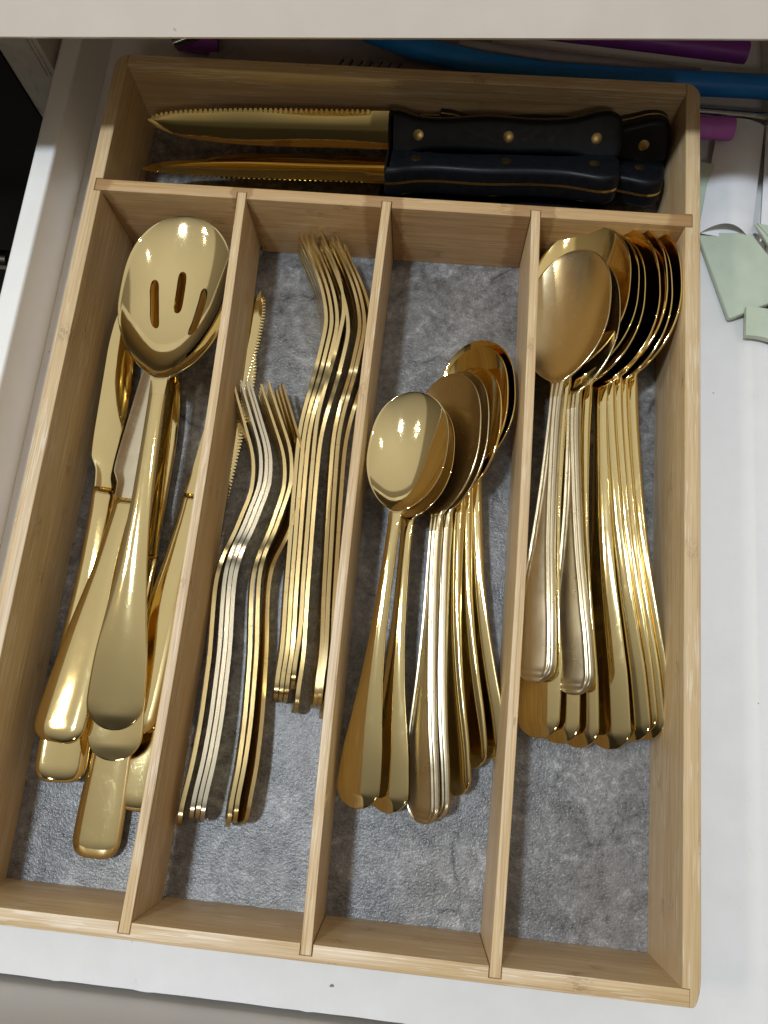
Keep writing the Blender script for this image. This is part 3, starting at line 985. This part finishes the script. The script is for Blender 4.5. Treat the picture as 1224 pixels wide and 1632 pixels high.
# ------------------------------------------------------------------ things in the drawer round the tray
bm = bmesh.new()
tube(bm, [(10, 51.6, 1.2), (13, 50.4, 1.2), (16, 49.3, 1.2), (20, 48.4, 1.2), (24, 47.9, 1.2), (29, 47.8, 1.2), (38.0, 47.8, 1.2)], 0.68, 20, 0.54)
tag(mesh_obj('silicone_tube', bm, M['blue'], None, True, 40), 'long blue silicone tube curving behind the tray', 'tube')
bm = bmesh.new()
tube(bm, [(21, 50.6, 2.1), (28, 50.2, 1.9), (35.6, 49.7, 1.7)], 0.62, 18, 0.48)
tag(mesh_obj('silicone_straw', bm, M['purple'], None, True, 40), 'dark purple silicone straw behind the blue tube', 'straw', 'purple silicone straws')
bm = bmesh.new()
tube(bm, [(31.9, 44.8, 1.0), (35.0, 44.9, 1.0)], 0.64, 18, 0.5)
tag(mesh_obj('silicone_straw', bm, M['magenta'], None, True, 40), 'short magenta silicone straw end poking out right of the tray', 'straw', 'purple silicone straws')
bm = bmesh.new()
tube(bm, [(0.5, 50.1, 0.3), (3.3, 49.9, 0.3)], 0.75, 18, 0.6)
tag(mesh_obj('silicone_straw', bm, M['purple'], None, True, 40), 'dark purple silicone straw stub in the shade at the left back', 'straw', 'purple silicone straws')
bm = bmesh.new()
tube(bm, [(0.5, 49.1, 0.9), (6, 51.4, 1.5)], 0.34, 14, 0.26)
tag(mesh_obj('metal_straw', bm, M['dsteel'], None, True, 40), 'dark steel straw pointing out from under the countertop', 'straw')
bm = bmesh.new()
tube(bm, [(31.95, 46.75, 0.15), (38, 46.55, 0.15)], 0.3, 14)
tag(mesh_obj('metal_rod', bm, M['chrome'], None, True, 40), 'thin bright metal rod in front of the blue tube', 'rod')
bm = bmesh.new()
tube(bm, [(18.5, 50.1, 0.6), (26, 49.4, 0.6), (33.2, 48.9, 0.5)], 0.52, 16, 0.42)
tag(mesh_obj('plastic_straw', bm, M['clear'], None, True, 40), 'smoky clear plastic straw between the purple straw and the blue tube', 'straw')
bm = bmesh.new()
box(bm, 2.6, 47.6, -0.48, 20.5, 57, 0.25, 0.1)
tag(mesh_obj('plastic_sheet', bm, M['mauve'], None, True, 30), 'flat grey mauve plastic sheet in the shade behind the tray', 'plastic sheet')
wk = root('wire_rack', 'small black wire rack just behind the tray back', 'rack')
for k in range(7):
    bm = bmesh.new()
    tube(bm, [(10.6 + k * 0.6, 46.6, 1.2), (11.4 + k * 0.6, 48.2, 1.2)], 0.11, 8)
    mesh_obj('wire', bm, M['dsteel'], wk, True, 40)
bm = bmesh.new()
tube(bm, [(10.4, 46.9, 1.05), (15.4, 46.9, 1.05)], 0.12, 8)
mesh_obj('crossbar', bm, M['dsteel'], wk, True, 40)


def sleeve(bm, p00, p10, p01, p11, bulge, th=0.03, dip=0.55, n=14, m=16, z0=-0.3):
    """flat open paper sleeve: near end p00-p10, far end p01-p11; upper sheet bulges, mouth cut in a curve"""
    for layer in (0, 1):
        grid = []
        for side in (0, 1):
            g = []
            for j in range(m + 1):
                t = j / m
                row = []
                for i in range(n + 1):
                    v = -1 + 2 * i / n
                    f = (v + 1) / 2
                    a = Vector(p00).lerp(Vector(p10), f)
                    b = Vector(p01).lerp(Vector(p11), f)
                    d = (b - a).normalized()
                    e = a.lerp(b, t) + d * ((dip * (1 - v * v) if layer == 0 else 0.12) * (1 - t))
                    z = z0 + (bulge * (1 - v * v) * (0.55 + 0.45 * (1 - t)) if layer == 0 else 0.02 - 0.06 * (1 - v * v)) + (0.04 if layer == 0 else 0.0) + th * side
                    row.append(bm.verts.new((e.x, e.y, z)))
                g.append(row)
            grid.append(g)
        for s, g in enumerate(grid):
            for j in range(m):
                for i in range(n):
                    bm.faces.new((g[j][i], g[j][i + 1], g[j + 1][i + 1], g[j + 1][i]))
        for j in (0, m):
            for i in range(n):
                bm.faces.new((grid[0][j][i], grid[0][j][i + 1], grid[1][j][i + 1], grid[1][j][i]))
        for i in (0, n):
            for j in range(m):
                bm.faces.new((grid[0][j][i], grid[0][j + 1][i], grid[1][j + 1][i], grid[1][j][i]))


bm = bmesh.new()
sleeve(bm, (33.25, 38.2), (36.25, 37.9), (34.55, 46.2), (37.2, 45.9), 0.62, z0=0.15)
tag(mesh_obj('paper_sleeve', bm, M['paper'], None, True, 40), 'white paper sleeve with a curved open mouth above the green pieces', 'sleeve', 'white paper sleeves')
bm = bmesh.new()
sleeve(bm, (36.75, 37.9), (38.6, 37.5), (37.3, 45.9), (39.4, 45.5), 0.5, z0=0.2)
tag(mesh_obj('paper_sleeve', bm, M['paper'], None, True, 40), 'white paper sleeve cut off by the right edge of the photo', 'sleeve', 'white paper sleeves')


def slab(bm, pts, th, rd):
    """rounded slab through four 3-D corners"""
    P = [Vector(p) for p in pts]
    n = (P[1] - P[0]).cross(P[2] - P[0]).normalized()
    if n.z < 0:
        P = P[::-1]
        n = -n
    x = (P[1] - P[0]).normalized()
    y = n.cross(x)
    mtx = Matrix((x, y, n)).transposed().to_4x4()
    mtx.translation = P[0]
    inv = mtx.inverted()
    q = [inv @ p for p in P]
    b2 = bmesh.new()
    pl = []
    for i in range(4):
        a, b, c_ = [Vector(q[(i + k) % 4][:2]) for k in (-1, 0, 1)]
        for t in np.linspace(0, 1, 5):
            u0 = b + (a - b).normalized() * rd
            u1 = b + (c_ - b).normalized() * rd
            pl.append(tuple(u0.lerp(b, t).lerp(b.lerp(u1, t), t)))
    prism(b2, pl, -th, 0, 0.09, 0.05, 4)
    bmesh.ops.transform(b2, matrix=mtx, verts=b2.verts[:])
    tmp = bpy.data.meshes.new('tmp')
    b2.to_mesh(tmp)
    b2.free()
    bm.from_mesh(tmp)
    bpy.data.meshes.remove(tmp)


GG = 'pale green silicone pieces'
bm = bmesh.new()
slab(bm, [(33.25, 38.6, 0.3), (36.2, 38.3, 0.55), (38.6, 34.6, 0.75), (35.05, 33.0, 0.0)], 0.36, 0.22)
tag(mesh_obj('silicone_piece', bm, M['green'], None, True, 30), 'largest pale green silicone flap, below the paper sleeve mouth', 'silicone piece', GG)
bm = bmesh.new()
slab(bm, [(36.3, 38.9, 0.5), (37.4, 38.7, 0.6), (39.6, 34.8, 0.9), (38.5, 34.6, 0.9)], 0.3, 0.18)
tag(mesh_obj('silicone_piece', bm, M['green'], None, True, 30), 'narrow pale green silicone strip behind the largest flap', 'silicone piece', GG)
bm = bmesh.new()
slab(bm, [(33.15, 43.2, 0.35), (34.3, 42.9, 0.4), (33.7, 38.9, 0.0), (32.4, 39.4, -0.1)], 0.3, 0.2)
tag(mesh_obj('silicone_piece', bm, M['green'], None, True, 30), 'pale green silicone strip in the gap between tray and paper sleeve', 'silicone piece', GG)
bm = bmesh.new()
P = []
for i in range(13):
    a = R(95 - i * 8)
    P.append((36.4 + 3.3 * math.cos(a) - 0.2, 28.9 + 3.1 * math.sin(a), 0.1))
for ring in range(1):
    vs = []
    for k, p in enumerate(P):
        d = Vector((p[0] - 36.2, p[1] - 28.9, 0)).normalized()
        q = [Vector(p) + d * 0.0 + Vector((0, 0, -0.3)), Vector(p) + Vector((0, 0, 0.08)), Vector(p) + d * 1.5 + Vector((0, 0, 0.55)), Vector(p) + d * 1.55 + Vector((0, 0, 0.3))]
        vs.append([bm.verts.new(v) for v in q])
    for a, b in zip(vs, vs[1:]):
        for k in range(4):
            bm.faces.new((a[k], a[(k + 1) % 4], b[(k + 1) % 4], b[k]))
    bm.faces.new(vs[0])
    bm.faces.new(vs[-1][::-1])
tag(mesh_obj('silicone_piece', bm, M['green'], None, True, 40), 'curved pale green silicone rim at the right edge of the photo', 'silicone piece', GG)
